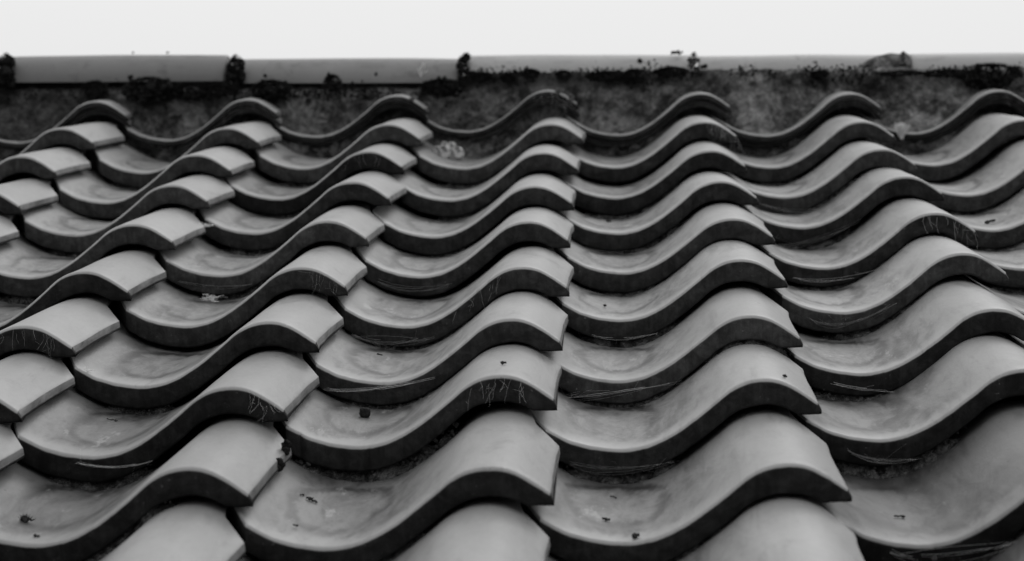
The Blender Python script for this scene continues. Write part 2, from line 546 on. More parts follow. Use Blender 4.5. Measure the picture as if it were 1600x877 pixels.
for r in ROWS:
    for c in COLS:
        dx, dy, dz = OFF[(c, r)]
        me = rnd.choice(thin if r == 8 else variants)
        place_tile(me, c * W + dx, r * G + dy, dz, R(rnd.gauss(0, 0.35)), R(rnd.gauss(0, 0.15)), DIRTY.get((c, r)))
        if r == 8:          # the top course lies on a doubled under-tile
            place_tile(rnd.choice(thin), c * W + dx + rnd.gauss(0, .002), r * G + dy + 0.012, dz - 0.0145, R(rnd.gauss(0, 0.4)), 0)

# boarded deck under the tiles, and the far slope
def box(name, x0, x1, y0, y1, z0, z1, mat, parent):
    v = [(x, y, z) for x in (x0, x1) for y in (y0, y1) for z in (z0, z1)]
    f = [(0, 1, 3, 2), (4, 6, 7, 5), (0, 4, 5, 1), (2, 3, 7, 6), (0, 2, 6, 4), (1, 5, 7, 3)]
    return link(name, mesh_of(name, v, f, mat, False), parent)


box('roof_deck', -1.80, 1.66, -0.80, 2.19, -0.10, -0.078, M_DECK, roof)
far = box('roof_deck', -1.80, 1.66, 0.0, 2.3, -0.022, 0.0, M_DECK, roof)
far.matrix_local = T(0, 2.195, -0.06) @ Matrix.Rotation(-2 * PITCH, 4, 'X')

# ------------------------------------------------------------------ ridge: mortar bed and caps
MY = 2.060


def lerp_tab(tab, x):
    if x <= tab[0][0]: return tab[0][1]
    for (a, p), (b, q) in zip(tab, tab[1:]):
        if x <= b: return p + (q - p) * (x - a) / (b - a)
    return tab[-1][1]


MT = [(-1.8, .081), (-1.05, .081), (-0.90, .081), (-0.62, .079), (-0.58, .074), (-0.20, .070), (-0.168, .071), (-0.150, .100), (0.0, .0975),
      (0.24, .0975), (0.30, .0955), (0.62, .094), (0.9, .090), (1.66, .088)]


def my(x):
    f = (x + 0.02) / W
    c = math.floor(f)
    t = f - c
    t = t * t * (3 - 2 * t)
    a = OFF.get((c, 8), (0, 0, 0))[1]; b = OFF.get((c + 1, 8), (0, 0, 0))[1]
    return 8 * G + 0.016 + a * (1 - t) + b * t


def mortar():
    nx = 1100
    prof_s = []
    NF = 34
    verts, faces = [], []
    for i in range(nx + 1):
        x = -1.79 + 3.44 * i / nx
        top = lerp_tab(MT, x) + 0.003 * noise.noise(Vector((x * 22, 3.1, 0))) + 0.0015 * noise.noise(Vector((x * 80, 5.1, 0)))
        for j in range(NF + 12):
            if j <= NF:
                u = j / NF
                z = -0.055 + (top + 0.055) * u
                q = max(0.0, min(1.0, (z + 0.01) / 0.07))
                y = my(x) * (1 - q) + MY * q + 0.42 * (z + 0.02)
                if u > 0.9: y += (u - 0.9) ** 2 * 0.6
            else:
                u = (j - NF) / 11
                z = top + 0.002 * math.sin(u * 3) + (0.040 * max(0, u - 0.45) if x < -0.165 else 0)
                y = MY + 0.42 * (top + 0.02) + 0.006 + 0.060 * u
            p = Vector((x, y, z))
            h = 0.011 * noise.noise(p * 14) + 0.007 * noise.noise(p * 38 + Vector((3, 1, 7))) + 0.0055 * noise.noise(p * 95) + 0.0026 * noise.noise(p * 210)
            if j <= NF: y -= h
            else: z += h * 0.25
            verts.append((x, y, z))
    m_ = NF + 12
    for i in range(nx):
        for j in range(m_ - 1):
            a = i * m_ + j
            faces.append((a, a + m_, a + m_ + 1, a + 1))
    return mesh_of('mortar_bed', verts, faces, M_MORTAR, True)


link('mortar_bed', mortar(), roof)


def ridge_cap(length, ro, seed):
    rr = random.Random(seed)
    NS, NX = 40, 36
    verts, faces = [], []
    ri = ro - 0.013
    def ringpts(rad_, x):
        out = []
        for k in range(NS + 1):
            a = math.pi * k / NS
            bow = 0.0012 * math.sin(math.pi * x / length) + 0.0008 * noise.noise(Vector((x * 9 + seed * 7, a, 0)))
            out.append((x, -rad_ * math.cos(a) * 1.0, (rad_ + bow) * math.sin(a)))
        return out
    prof_x = [(0.0, -0.003), (0.001, -0.001), (0.003, 0)] + [(length * i / NX, 0) for i in range(1, NX)] + [(length - 0.003, 0), (length - 0.001, -0.001), (length, -0.003)]
    rows = [ringpts(ro + d, x) for x, d in prof_x]
    inner = [ringpts(ri, x) for x, d in (prof_x[-1], prof_x[0])]
    allr = rows + inner
    for r_ in allr: verts += r_
    n = NS + 1
    for a in range(len(allr)):
        b = (a + 1) % len(allr)
        for k in range(NS):
            faces.append((a * n + k, a * n + k + 1, b * n + k + 1, b * n + k))
    return mesh_of('ridge_tile', verts, faces, M_RIDGE, True, 50)


#        x0      x1     z top  ro     y centre  slope
caps = [(-1.786, -1.484, .139, .052, 2.168, 0.000), (-1.476, -1.052, .140, .052, 2.168, -0.003),
        (-1.040, -0.600, .1375, .052, 2.168, -0.0040), (-0.590, -0.172, .1250, .048, 2.168, -0.006),
        (-0.160, 0.254, .1240, .052, 2.168, -0.006), (0.264, 0.636, .1155, .050, 2.168, -0.0035),
        (0.647, 1.060, .1125, .050, 2.168, -0.004), (1.068, 1.48, .110, .050, 2.168, 0.000)]
for i, (x0, x1, zt, ro, yc, dz) in enumerate(caps):
    Lc = x1 - x0
    o = link('ridge_tile', ridge_cap(Lc, ro, i), roof)
    o.location = (x0, yc, zt - ro)
    tn = (.85, .85, .85, 1.05, 1.75, 1.7, 1.7, 1.6)[i]
    o.color = (tn, tn, tn, 1)
    o.rotation_euler = (-PITCH * 0.55, -math.atan2(dz, Lc), R(rnd.gauss(0, 0.25)))

# ------------------------------------------------------------------ little things on the roof
ICO = None


def ico(sub=1):
    import bmesh
    bm = bmesh.new()
    bmesh.ops.create_icosphere(bm, subdivisions=sub, radius=1)
    v = [tuple(q.co) for q in bm.verts]
    f = [tuple(x.index for x in p.verts) for p in bm.faces]
    bm.free()
    return v, f


I1, I2, I3 = ico(1), ico(2), ico(3)


def lumps(size, n, r, seed, mat, name, hair=0.0, ic=I2, ragged=False):
    """a cushion made of many small ragged lobes inside an ellipsoid"""
    rr = random.Random(seed)
    verts, faces = [], []
    for _ in range(n):
        while True:
            p = Vector((rr.uniform(-1, 1), rr.uniform(-1, 1), rr.uniform(-1, 1)))
            if p.length < 1: break
        if ragged:
            env = max(.35, .8 + .6 * noise.noise(Vector((p.x * size[0] * 60, seed * 3.3, 0))) + rr.gauss(0, .12))
            p.z = (p.z + 1) * env - 1 + rr.gauss(0, .10)
        p = Vector((p.x * size[0], p.y * size[1], p.z * size[2]))
        q = r * rr.uniform(0.55, 1.25)
        b = len(verts)
        sx, sy, sz = rr.uniform(.8, 1.2), rr.uniform(.8, 1.2), rr.uniform(.7, 1.1)
        for v in ic[0]:
            v = Vector(v)
            k = 1 + 0.35 * noise.noise(v * 1.7 + p * 300) + 0.15 * noise.noise(v * 5 + p * 300)
            v = Vector((v.x * sx, v.y * sy, v.z * sz)) * (q * k) + p
            verts.append(tuple(v))
        faces += [tuple(x + b for x in f) for f in ic[1]]
    if hair:
        for _ in range(n * 4):
            a, t = rr.uniform(0, 2 * math.pi), rr.uniform(0.1, 1)
            d = Vector((math.cos(a) * t, -rr.uniform(0, .6), abs(math.sin(a)) * 0.9 + .1)).normalized()
            p = Vector((d.x * size[0], d.y * size[1], d.z * size[2]))
            e = p + d * hair * rr.uniform(.6, 2.0) + Vector((rr.gauss(0, 1), 0, rr.gauss(0, 1))) * hair * .3
            s = Vector((rr.gauss(0, 1), rr.gauss(0, 1), rr.gauss(0, 1))).normalized() * 0.0007
            b = len(verts)
            verts += [tuple(p - s), tuple(p + s), tuple(e), tuple(p + Vector((s.y, s.z, s.x)) * 1.3)]
            faces += [(b, b + 1, b + 2), (b + 1, b + 3, b + 2), (b + 3, b, b + 2)]
    return mesh_of(name, verts, faces, mat, True)


# moss cushions along the ridge: x, y, z, width, height, label
MOSS = [
    (-0.9990, 2.118, 0.1150, 0.0340, 0.0700, 'dark moss cushion filling the leftmost ridge tile joint'),
    (-0.8306, 2.088, 0.0871, 0.0401, 0.0189, 'small black moss cushion under the leftmost ridge tile'),
    (-0.7309, 2.082, 0.0843, 0.0778, 0.0330, 'broad black moss mass below the middle of the leftmost ridge tile'),
    (-0.6550, 2.085, 0.0795, 0.0826, 0.0212, 'flat black moss strip left of the tall moss stack at the ridge joint'),
    (-0.6023, 2.088, 0.0797, 0.0590, 0.0165, 'low black moss at the foot of the tall moss stack'),
    (-0.5769, 2.118, 0.1110, 0.0290, 0.0560, 'tall black stack of moss standing in the second ridge joint from the left'),
    (-0.5087, 2.086, 0.0805, 0.0590, 0.0236, 'black moss block just right of the tall moss stack'),
    (-0.3976, 2.088, 0.0903, 0.0236, 0.0200, 'round dark moss ball under the second ridge tile'),
    (-0.2006, 2.088, 0.0799, 0.0649, 0.0189, 'dark moss strip below the right end of the second ridge tile'),
    (-0.1646, 2.122, 0.1060, 0.0190, 0.0440, 'narrow upright moss tuft in the ridge joint where the ridge steps down'),
    (-0.1570, 2.136, 0.1255, 0.0130, 0.0130, 'tiny moss knob on top of the narrow upright moss tuft'),
    (-0.1283, 2.092, 0.0984, 0.0307, 0.0153, 'small dark moss beside the foot of the narrow moss tuft'),
    (-0.0810, 2.092, 0.0953, 0.0212, 0.0142, 'first little moss cushion under the middle ridge tile, counted from its left end'),
    (-0.0394, 2.092, 0.1027, 0.0259, 0.0142, 'moss cushion rising onto the left part of the middle ridge tile'),
    (0.0193, 2.092, 0.0994, 0.0212, 0.0142, 'little moss cushion at the centre of the middle ridge tile'),
    (0.0940, 2.090, 0.0957, 0.0590, 0.0165, 'wide dark moss cushion below the right half of the middle ridge tile'),
    (0.1434, 2.092, 0.0995, 0.0212, 0.0142, 'little moss cushion right of the wide cushion under the middle ridge tile'),
    (0.2122, 2.090, 0.1018, 0.0495, 0.0165, 'dark moss cushion left of the joint under the right end of the middle ridge tile'),
    (0.4782, 2.094, 0.0937, 0.0259, 0.0094, 'small dark moss dot under the fourth ridge tile'),
    (0.6249, 2.094, 0.0888, 0.0708, 0.0075, 'thin moss line below the rightmost ridge joint'),
    (0.7042, 2.092, 0.0875, 0.0708, 0.0094, 'thin moss line right of the rightmost ridge joint'),
    (0.7779, 2.084, 0.0850, 0.0943, 0.0290, 'big dark moss mass under the rightmost ridge tile'),
]
for i, (x, y, z, ww, hh, lb) in enumerate(MOSS):
    if y < 2.1:
        hh *= 1.35 if x < -.17 or x > .7 else 1.0; ww *= 1.1
        if -.15 < x < .6: z -= .003
    r_ = max(0.0016, min(hh, ww) * 0.12)
    n = int(min(320, max(24, ww * hh / (r_ * r_) * 2.2)))
    dep = 0.010 if hh < 0.03 else 0.018
    if y > 2.1:
        r_, n = min(hh, ww) * 0.20, 46
    me = lumps((ww / 2 * (1.12 if y < 2.1 else 1.0), dep, hh / 2 * 1.0), n, r_, 100 + i, M_MOSS, 'moss_cushion', hair=0.0026, ic=I1 if n > 60 else I2, ragged=y < 2.1)
    tag(link('moss_cushion', me, None, T(x, y, z)), lb, 'moss', 'moss cushions growing along the ridge')

def fringe():
    rr = random.Random(77)
    verts, faces = [], []
    for _ in range(5200):
        x = rr.uniform(-1.2, .95)
        top = lerp_tab(MT, x)
        d = .5 + 1.3 * noise.noise(Vector((x * 9, 2.2, 0))) + .7 * noise.noise(Vector((x * 31, 9.2, 0)))
        if x > .27: d -= .35
        if rr.random() > d: continue
        h = abs(rr.gauss(0, 1)) * (.002 + .006 * max(0, d))
        sgn = 1 if rr.random() < .45 else -1
        z = top - .001 + sgn * h * (1.0 if sgn > 0 else 1.7)
        y = MY + 0.42 * (top + 0.02) + (-.001 if sgn < 0 else .006) - (.42 * h if sgn < 0 else 0) - rr.uniform(0, .005)
        r = rr.uniform(.0010, .0026)
        b = len(verts)
        for v in I1[0]:
            v = Vector(v)
            verts.append(tuple(v * r * (1 + .7 * noise.noise(v * 2.1 + Vector((x * 999, 0, 0)))) + Vector((x, y, z))))
        faces += [tuple(q + b for q in f) for f in I1[1]]
    return mesh_of('moss_fringe', verts, faces, M_MOSS, False)


tag(link('moss_fringe', fringe()), 'ragged black moss fringe along the seam where the mortar meets the ridge tiles', 'moss', None, 'stuff')

me = lumps((.008, .012, .013), 16, .0042, 301, M_GREYMOSS, 'lichen_tuft', hair=.002)
tag(link('lichen_tuft', me, None, T(.2547, 2.125, .1150)), 'grey lichen tuft standing in the joint right of the middle ridge tile', 'lichen')
me = lumps((.012, .004, .0025), 9, .0032, 302, M_MOSS, 'dead_leaf', ic=I1)
tag(link('dead_leaf', me, None, T(.2232, 2.150, .1262)), 'dark curled leaf lying on top of the middle ridge tile near its right end', 'leaf')
me = lumps((.006, .003, .003), 6, .003, 303, M_MOSS, 'moss_crumb')
tag(link('moss_crumb', me, None, T(.2713, 2.108, .107)), 'dark moss crumb just right of the grey lichen tuft on the ridge', 'moss')
me = lumps((.0065, .010, .013), 14, .004, 304, M_GREYMOSS, 'lichen_tuft', hair=.0022)
tag(link('lichen_tuft', me, None, T(.6331, 2.135, .107)), 'pointed grey lichen tuft on the rightmost ridge joint', 'lichen')


def smear():
    """wedge of mortar smeared over the joint of two caps"""
    verts, faces = [], []
    nx, ns = 50, 16
    for i in range(nx + 1):
        u = i / nx
        x = 0.545 + 0.10 * u
        hgt = 0.030 * min(1, u * 1.5) * (1 - 0.15 * u)
        for j in range(ns + 1):
            a = (j / ns)
            ang = R(38) + a * R(68) * (hgt / 0.03)
            rad = 0.0515 + 0.0035 * math.sin(math.pi * min(1, u * 1.1)) * math.sin(math.pi * a) + 0.0016 * noise.noise(Vector((x * 70, a * 4, 0)))
            if j in (0, ns) or i in (0,): rad = 0.0480
            verts.append((x, 2.168 - rad * math.cos(ang), 0.0625 + rad * math.sin(ang)))
    for i in range(nx):
        for j in range(ns):
            a = i * (ns + 1) + j
            faces.append((a, a + ns + 1, a + ns + 2, a + 1))
    return mesh_of('mortar_patch', verts, faces, M_MORTAR, True)


link('mortar_patch', smear(), roof)

for i, (x, z, r_, lb) in enumerate([(-.775, .1405, .0022, 'tiny dark speck of moss on top of the leftmost ridge tile, left of its twin'),
                                    (-.711, .1400, .0022, 'tiny dark speck of moss on top of the leftmost ridge tile, right of its twin'),
                                    (-.3215, .0995, .0034, 'dark moss dot on the face of the second ridge tile'),
                                    (-.0895, .1085, .0034, 'dark moss dot low on the left of the middle ridge tile'),
                                    (.1585, .1130, .0046, 'dark moss dot on the face of the middle ridge tile near its right end')]):
    me = lumps((r_ * .6, r_ * .4, r_ * .6), 6, r_ * .7, 330 + i, M_MOSS, 'moss_dot')
    cp = caps[2] if x < -.6 else caps[3] if x < -.17 else caps[4]
    yy = 2.168 - math.sqrt(max(0, cp[3] ** 2 - (z - cp[2] + cp[3] + .002) ** 2))
    tag(link('moss_dot', me, None, T(x, yy, z)), lb, 'moss')


# --- cobwebs
def tube(verts, faces, pts, r, k=4):
    n0 = len(verts)
    for i, p in enumerate(pts):
        p = Vector(p)
        d = (Vector(pts[min(i + 1, len(pts) - 1)]) - Vector(pts[max(i - 1, 0)]))
        if d.length < 1e-9: d = Vector((1, 0, 0))
        d.normalize()
        a = d.cross(Vector((0.13, 0.3, 0.94))).normalized()
        b = d.cross(a)
        for q in range(k):
            t = 2 * math.pi * q / k
            verts.append(tuple(p + (a * math.cos(t) + b * math.sin(t)) * r))
    for i in range(len(pts) - 1):
        for q in range(k):
            s = n0 + i * k
            faces.append((s + q, s + (q + 1) % k, s + k + (q + 1) % k, s + k + q))


def web_mesh(pts, n, r, spread, seed, mat):
    """strands between two ends of a tile channel, a few of them branching"""
    rr = random.Random(seed)
    verts, faces = [], []
    P = [Vector(p) for p in pts]
    def along(u):
        if len(P) == 2: return P[0].lerp(P[1], u)
        return P[0] * (1 - u) * (1 - 2 * u) + P[1] * 4 * u * (1 - u) + P[2] * u * (2 * u - 1)
    for s in range(n):
        u0, u1 = max(0, rr.gauss(0.03, 0.06)), min(1, rr.gauss(0.97, 0.06))
        if rr.random() < 0.35: u1 = rr.uniform(.45, .9)
        e0 = Vector((0, rr.uniform(-.002, .006), rr.gauss(0, spread * .28)))
        e1 = Vector((0, rr.uniform(-.002, .006), rr.gauss(0, spread * .28)))
        em = Vector((0, rr.uniform(-.001, .003), rr.gauss(-spread * .4, spread * .7) if s else 0))
        line = []
        for i in range(15):
            t = i / 14
            u = u0 + (u1 - u0) * t
            q = along(u) + e0.lerp(e1, t) + em * (4 * t * (1 - t))
            q += Vector((0, 0, 0.0006 * noise.noise(Vector((u * 12, s, seed)))))
            line.append(q)
        tube(verts, faces, line, r * (1.25 if s == 0 else rr.choice((.35, .45, .6, .9))), 3)
    for s in range(n // 2):
        u = rr.uniform(.05, .95)
        q = along(u) + Vector((0, rr.uniform(0, .005), rr.gauss(0, spread * .4)))
        l = rr.uniform(.005, .018)
        e = q + Vector((rr.gauss(0, 1) * l, rr.uniform(-.003, .004), rr.gauss(-.3, .7) * l))
        tube(verts, faces, [q, q.lerp(e, .5) + Vector((0, 0, .0005)), e], r * .35, 3)
    for s in range(max(1, n // 3)):
        u = rr.uniform(.05, .95)
        q = along(u) + Vector((0, 0, rr.gauss(0, spread * .3)))
        b = len(verts)
        rad = r * rr.uniform(1.6, 2.8)
        for v in I1[0]: verts.append(tuple(Vector(v) * rad + q))
        faces += [tuple(x + b for x in f) for f in I1[1]]
    return mesh_of('cobweb', verts, faces, mat, True)


# y is just in front of or under the front edge of the course above; x and z are roof coordinates
WEBS = [
    (2, [(-.2138, -.0047), (-.1568, -.0052), (-.089, .0073)], 8, .00034, .0035, 'bright cobweb strung straight under the third course, above the black cube of grit', M_SILK),
    (2, [(.0517, -.0178), (.0906, -.0150), (.1821, -.0016)], 8, .00036, .0035, 'bright straight cobweb rising to the right under a tile near the middle of the roof', M_SILK),
    (1, [(.0636, -.0124), (.1079, -.0185), (.168, -.012)], 12, .0003, .005, 'faint hanging cobweb in the channel right of the largest foreground tile', M_DULLSILK),
    (2, [(.3463, -.0099), (.380, -.016), (.4196, -.0202)], 5, .0004, .002, 'short thin cobweb slanting down under the edge of a right-hand tile', M_SILK),
    (3, [(.3437, -.0052), (.3936, -.0090), (.4582, .0165)], 11, .00038, .006, 'wide fan-shaped cobweb sheet in a right-hand channel, beside a white speck', M_DULLSILK),
    (4, [(.3446, -.0121), (.3949, -.0170), (.4533, -.0031)], 8, .0004, .003, 'level bright cobweb one course above the wide fan-shaped one', M_SILK),
    (3, [(.0812, -.0200), (.1238, -.0240), (.1704, -.0160)], 6, .0004, .002, 'pale cobweb lying along the bottom of the dark gap in mid roof', M_SILK),
    (5, [(.0584, -.0197), (.1088, -.0289), (.1547, -.0258)], 10, .00032, .004, 'dull cobweb in three layers under the sixth course in mid roof', M_DULLSILK),
    (1, [(.3409, -.0096), (.3723, -.0205), (.4161, -.0209)], 10, .00038, .004, 'tangled cobweb under the thick dark tile edge at lower right', M_DULLSILK),
    (0, [(.3477, -.0040), (.3919, -.0090), (.470, .0054)], 10, .00028, .005, 'long cobweb sagging across the bottom right corner of the roof', M_SILK),
    (3, [(-.2109, -.0091), (-.1642, -.0175), (-.1094, -.0127)], 10, .00034, .005, 'dusty cobweb under a tile just left of the middle column', M_DULLSILK),
    (1, [(-.4295, -.0033), (-.3909, -.0090), (-.3518, -.002)], 6, .00038, .002, 'single pale cobweb thread in the black gap at lower left', M_SILK),
    (5, [(.3237, -.0112), (.3656, -.0250), (.4596, .0103)], 12, .00034, .005, 'many-stranded cobweb sweeping up under the sixth course on the right', M_DULLSILK),
    (6, [(.3307, -.008), (.3945, -.024), (.4434, -.0116)], 12, .00036, .005, 'dense cobweb layers under the seventh course on the right', M_DULLSILK),
    (4, [(-.205, -.006), (-.160, -.017), (-.105, -.010)], 7, .0003, .004, 'faint cobweb under the fifth course left of the middle column', M_DULLSILK),
    (4, [(-.475, -.006), (-.425, -.015), (-.375, -.012)], 8, .0003, .003, 'faint cobweb above the white torn web on the left', M_DULLSILK),
]
for i, (r, pts, n, rad, spr, lb, mat) in enumerate(WEBS):
    rad *= .36; n = int(n * 1.1)
    y = r * G
    c = round((pts[1][0] - 0.05 + W / 2) / W)
    dy = OFF.get((c, r), (0, 0, 0))[1]
    me = web_mesh([(a, y + dy - .004, b + OFF.get((c, r), (0, 0, 0))[2]) for a, b in pts], n, rad, spr, 500 + i, mat)
    tag(link('cobweb', me), lb, 'cobweb', 'cobwebs spun in the gaps between the tiles')


def hang_mesh(c, r, x0, x1, n, seed, mat, rad=.0003, drop=.024):
    rr = random.Random(seed)
    verts, faces = [], []
    dx, dy, dz = OFF[(c, r)]
    for s in range(max(8, int(n * .75))):
        u = x0 + (x1 - x0) * (s + rr.random()) / max(8, int(n * .75)) if rr.random() < .8 else x1 - abs(rr.gauss(0, .012))
        X = c * W + dx + u
        zt = prof(u) + dz - rr.uniform(0, .008)
        l = drop * rr.uniform(.2, 1.1)
        lean = rr.gauss(0, .0055)
        a = Vector((X, r * G + dy - .0006, zt))
        b = Vector((X + lean, r * G + dy - .0035 - rr.uniform(0, .003), zt - l))
        line = [a.lerp(b, t / 6) + Vector((.0006 * noise.noise(Vector((t, s, seed))), 0, 0)) for t in range(7)]
        bend = Vector((rr.gauss(0, .0018), rr.gauss(0, .0006), 0))
        line = [q + bend * math.sin(t / 6 * math.pi) + Vector((.0012 * noise.noise(Vector((t * .7, s * 3.1, seed))), 0, 0)) for t, q in enumerate(line)]
        tube(verts, faces, line, rad * rr.uniform(.4, 1.1), 3)
        if rr.random() < .5:
            p = line[rr.randint(2, 5)]
            e = p + Vector((rr.gauss(0, .007), rr.uniform(-.002, 0), rr.gauss(0, .005)))
            tube(verts, faces, [p, p.lerp(e, .5), e], rad * .6, 3)
    return mesh_of('cobweb', verts, faces, mat, True)


HANG = [
    (0, 1, -.035, .020, 16, 'fine upright cobweb threads on the dark end of the tile behind the largest foreground tile', M_SILK),
    (-1, 1, .012, .040, 12, 'spindly white cobweb on the tile end left of the crumbly dirt', M_SILK),
    (2, 4, -.025, .045, 16, 'long slanting cobweb threads over the tile end at the right, near a dark leaf', M_SILK),
    (1, 7, .000, .050, 22, 'wispy cobweb at the right end of a far tile right of centre', M_SILK),
    (0, 8, -.035, .045, 26, 'ragged cobweb curtain under the lumpy top tile at the ridge', M_SILK),
    (-2, 2, -.030, .030, 16, 'fine scratchy cobweb on the black tile end at far left', M_DULLSILK),
    (-1, 6, -.040, .020, 12, 'short cobweb threads on the tile end below the pale lichen balls', M_DULLSILK),
    (-2, 8, -.050, .020, 16, 'row of short threads on the top-course tile below the tall moss stack', M_DULLSILK),
    (2, 8, -.030, .040, 14, 'pale threads on the top-course tile left of the white feather', M_DULLSILK),
    (3, 8, -.030, .040, 14, 'pale threads on the top-course tile at the right end of the roof', M_DULLSILK),
    (0, 3, -.090, -.030, 12, 'dusty threads on the flank of a tile in the middle column', M_DULLSILK),
    (-1, 3, .005, .040, 8, 'a few thin curls of cobweb on a tile end left of centre', M_DULLSILK),
]
for i, (c, r, x0, x1, n, lb, mat) in enumerate(HANG):
    me = hang_mesh(c, r, x0, x1, n, 700 + i, mat, rad=.00010 if mat is M_DULLSILK else .00011)
    tag(link('cobweb', me), lb, 'cobweb', 'cobwebs spun in the gaps between the tiles')


def torn_web(size, n, seed):
    rr = random.Random(seed)
    verts, faces = [], []
    for s in range(n):
        p = Vector((rr.gauss(0, size * .4), rr.gauss(0, size * .3), rr.uniform(.0004, .003)))
        pts = [p]
        d = Vector((rr.gauss(0, 1), rr.gauss(0, .6), rr.gauss(0, .3))).normalized()
        for t in range(6):
            d = (d + Vector((rr.gauss(0, .5), rr.gauss(0, .4), rr.gauss(0, .2)))).normalized()
            p = p + d * size * rr.uniform(.12, .3)
            p.z = max(.0003, min(.006, p.z))
            pts.append(p.copy())
        tube(verts, faces, pts, .0004 * rr.uniform(.6, 1.3), 3)
    return mesh_of('torn_web', verts, faces, M_FLUFF, True)


for i, (x, y, s, n, lb) in enumerate([(-.4322, 1.000, .012, 34, 'torn white cobweb tangle lying in a tile channel at left'),
                                      (-.4800, 1.236, .007, 26, 'little white web knot at a tile corner at left, above the torn white web'),
                                      (-.4767, .500, .005, 8, 'tiny wisp of white web in the lower left channel')]):
    o = link('torn_web', torn_web(s, n, 800 + i), None, T(x, y, surf(x, y) + .0006))
    tag(o, lb, 'cobweb')


# --- loose bits lying in the tiles
def on_tile(x, y, lift=0.0, rot=0.0):
    z = surf(x, y)
    e = 0.003
    n_ = Vector((surf(x - e, y) - surf(x + e, y), surf(x, y - e) - surf(x, y + e), 2 * e)).normalized()
    q = Vector((0, 0, 1)).rotation_difference(n_).to_matrix().to_4x4()
    return T(x, y, z + lift) @ q @ Matrix.Rotation(rot, 4, 'Z')


def chunk(dims, seed, mat, name):
    rr = random.Random(seed)
    verts = []
    for v in I3[0]:
        v = Vector(v)
        k = 4.0
        s = (abs(v.x) ** k + abs(v.y) ** k + abs(v.z) ** k) ** (-1 / k)
        p = v * s
        p *= 1 + .16 * noise.noise(v * 2.2 + Vector((seed, 0, 0))) + .07 * noise.noise(v * 6)
        verts.append((p.x * dims[0] / 2, p.y * dims[1] / 2, p.z * dims[2] / 2))
    return mesh_of(name, verts, I3[1], mat, True)


tag(link('pebble', chunk((.0115, .010, .0105), 3, M_STONE, 'pebble'), None, on_tile(-.1612, .437, .0048, .2)),
    'black cube-shaped crumb of grit sitting alone in a channel near the middle column', 'pebble')


def twig(L_, r_, seed, branches=2):
    rr = random.Random(seed)
    verts, faces = [], []
    pts = [Vector((-L_ / 2 + L_ * t / 6, rr.gauss(0, L_ * .05), abs(rr.gauss(0, L_ * .04)) + r_)) for t in range(7)]
    tube(verts, faces, pts, r_, 5)
    for b in range(branches):
        p = pts[rr.randint(1, 5)]
        e = p + Vector((rr.gauss(0, L_ * .2), rr.gauss(0, L_ * .2), L_ * .12))
        tube(verts, faces, [p, p.lerp(e, .5), e], r_ * .6, 4)
    q = pts[rr.randint(1, 5)]
    b = len(verts)
    for v in I1[0]: verts.append(tuple(Vector(v) * r_ * 1.9 + q))
    faces += [tuple(x + b for x in f) for f in I1[1]]
    return mesh_of('twig', verts, faces, M_TWIG, True)


for i, (x, y, L_, r_, rot, lb) in enumerate([
        (-.1813, .153, .013, .0011, -.5, 'short dark twig in the big channel left of the largest foreground tile'),
        (-.1922, .165, .006, .0006, .9, 'very small dark splinter up-slope of the short dark twig'),
        (-.1806, .046, .005, .0007, .1, 'dark flake near the front rim of the tile, down-slope of the short twig'),
        (.1066, .190, .008, .0005, -.6, 'thin broken splinter in the channel right of the largest foreground tile'),
        (.1000, .086, .0075, .0010, -.1, 'dark oblong crumb in the channel right of the largest foreground tile'),
        (.1277, .019, .0050, .0016, .3, 'dark blob near the front rim of the bottom middle channel'),
        (.6555, 1.318, .017, .0017, .5, 'long dark twig lying in the channel at the right edge of the roof'),
        (.3693, .098, .010, .0008, .1, 'dark twig bits in the dirty channel at bottom right'),
        (-.4385, .440, .014, .0005, -.5, 'thin dark needle in the lower left channel'),
        (-.1716, .687, .0065, .0010, -.1, 'dark splinter in the channel above the black cube of grit'),
        (-.0048, .346, .006, .0011, .0, 'dark crumb on the crest of the tile at centre bottom'),
        (.2785, .292, .004, .0010, .0, 'dark dot on the crest of the tile right of centre'),
        (.1004, 1.403, .008, .0012, -.2, 'small dark crumb in the channel of the seventh course'),
        (-.4169, .040, .005, .0009, .0, 'small pale-edged crumb at bottom left, down-slope of the dark insect-like crumb'),
        (.0965, .861, .004, .0010, .4, 'small dark speck in a mid-roof channel')]):
    tag(link('twig', twig(L_, r_, 900 + i), None, on_tile(x, y, .0003, rot)), lb, 'debris', 'bits of debris lying in the tile channels')

me = lumps((.0055, .003, .0022), 7, .0024, 951, M_TWIG, 'dried_husk', hair=.0035)
tag(link('dried_husk', me, None, on_tile(-.4403, .090, .0022)), 'spiky black husk like a dead insect in the bottom left channel', 'debris')

for i, (x, y, z, s, lb) in enumerate([(-.2120, .2080, .0240, (.0045, .006, .009), 'upper of two black moss lumps on the cut tile side beside the crumbly dirt'),
                                      (-.2135, .1680, .0190, (.0055, .007, .008), 'lower of two black moss lumps on the cut tile side beside the crumbly dirt')]):
    me = lumps((s[0] * .6, s[1] * .6, s[2] * .6), 16, .0034, 960 + i, M_MOSS, 'moss_lump', hair=.0012)
    tag(link('moss_lump', me, None, T(x, y, z)), lb, 'moss')


# pale dried lichen balls in a channel of the eighth course
def cup_ball(rad, seed):
    verts = []
    for v in I3[0]:
        v = Vector(v)
        d = v.dot(Vector((0.1, -.93, .25)).normalized())
        k = 1 - .55 * max(0, (d - .55) / .45) ** 1.2 + .10 * math.exp(-((d - .5) / .12) ** 2)
        k += .14 * noise.noise(v * 3 + Vector((seed, 2, 1))) + .10 * noise.noise(v * 8 + Vector((seed, 5, 1)))
        verts.append(tuple(v * rad * k))
    return mesh_of('lichen_ball', verts, I3[1], M_PALE, True)


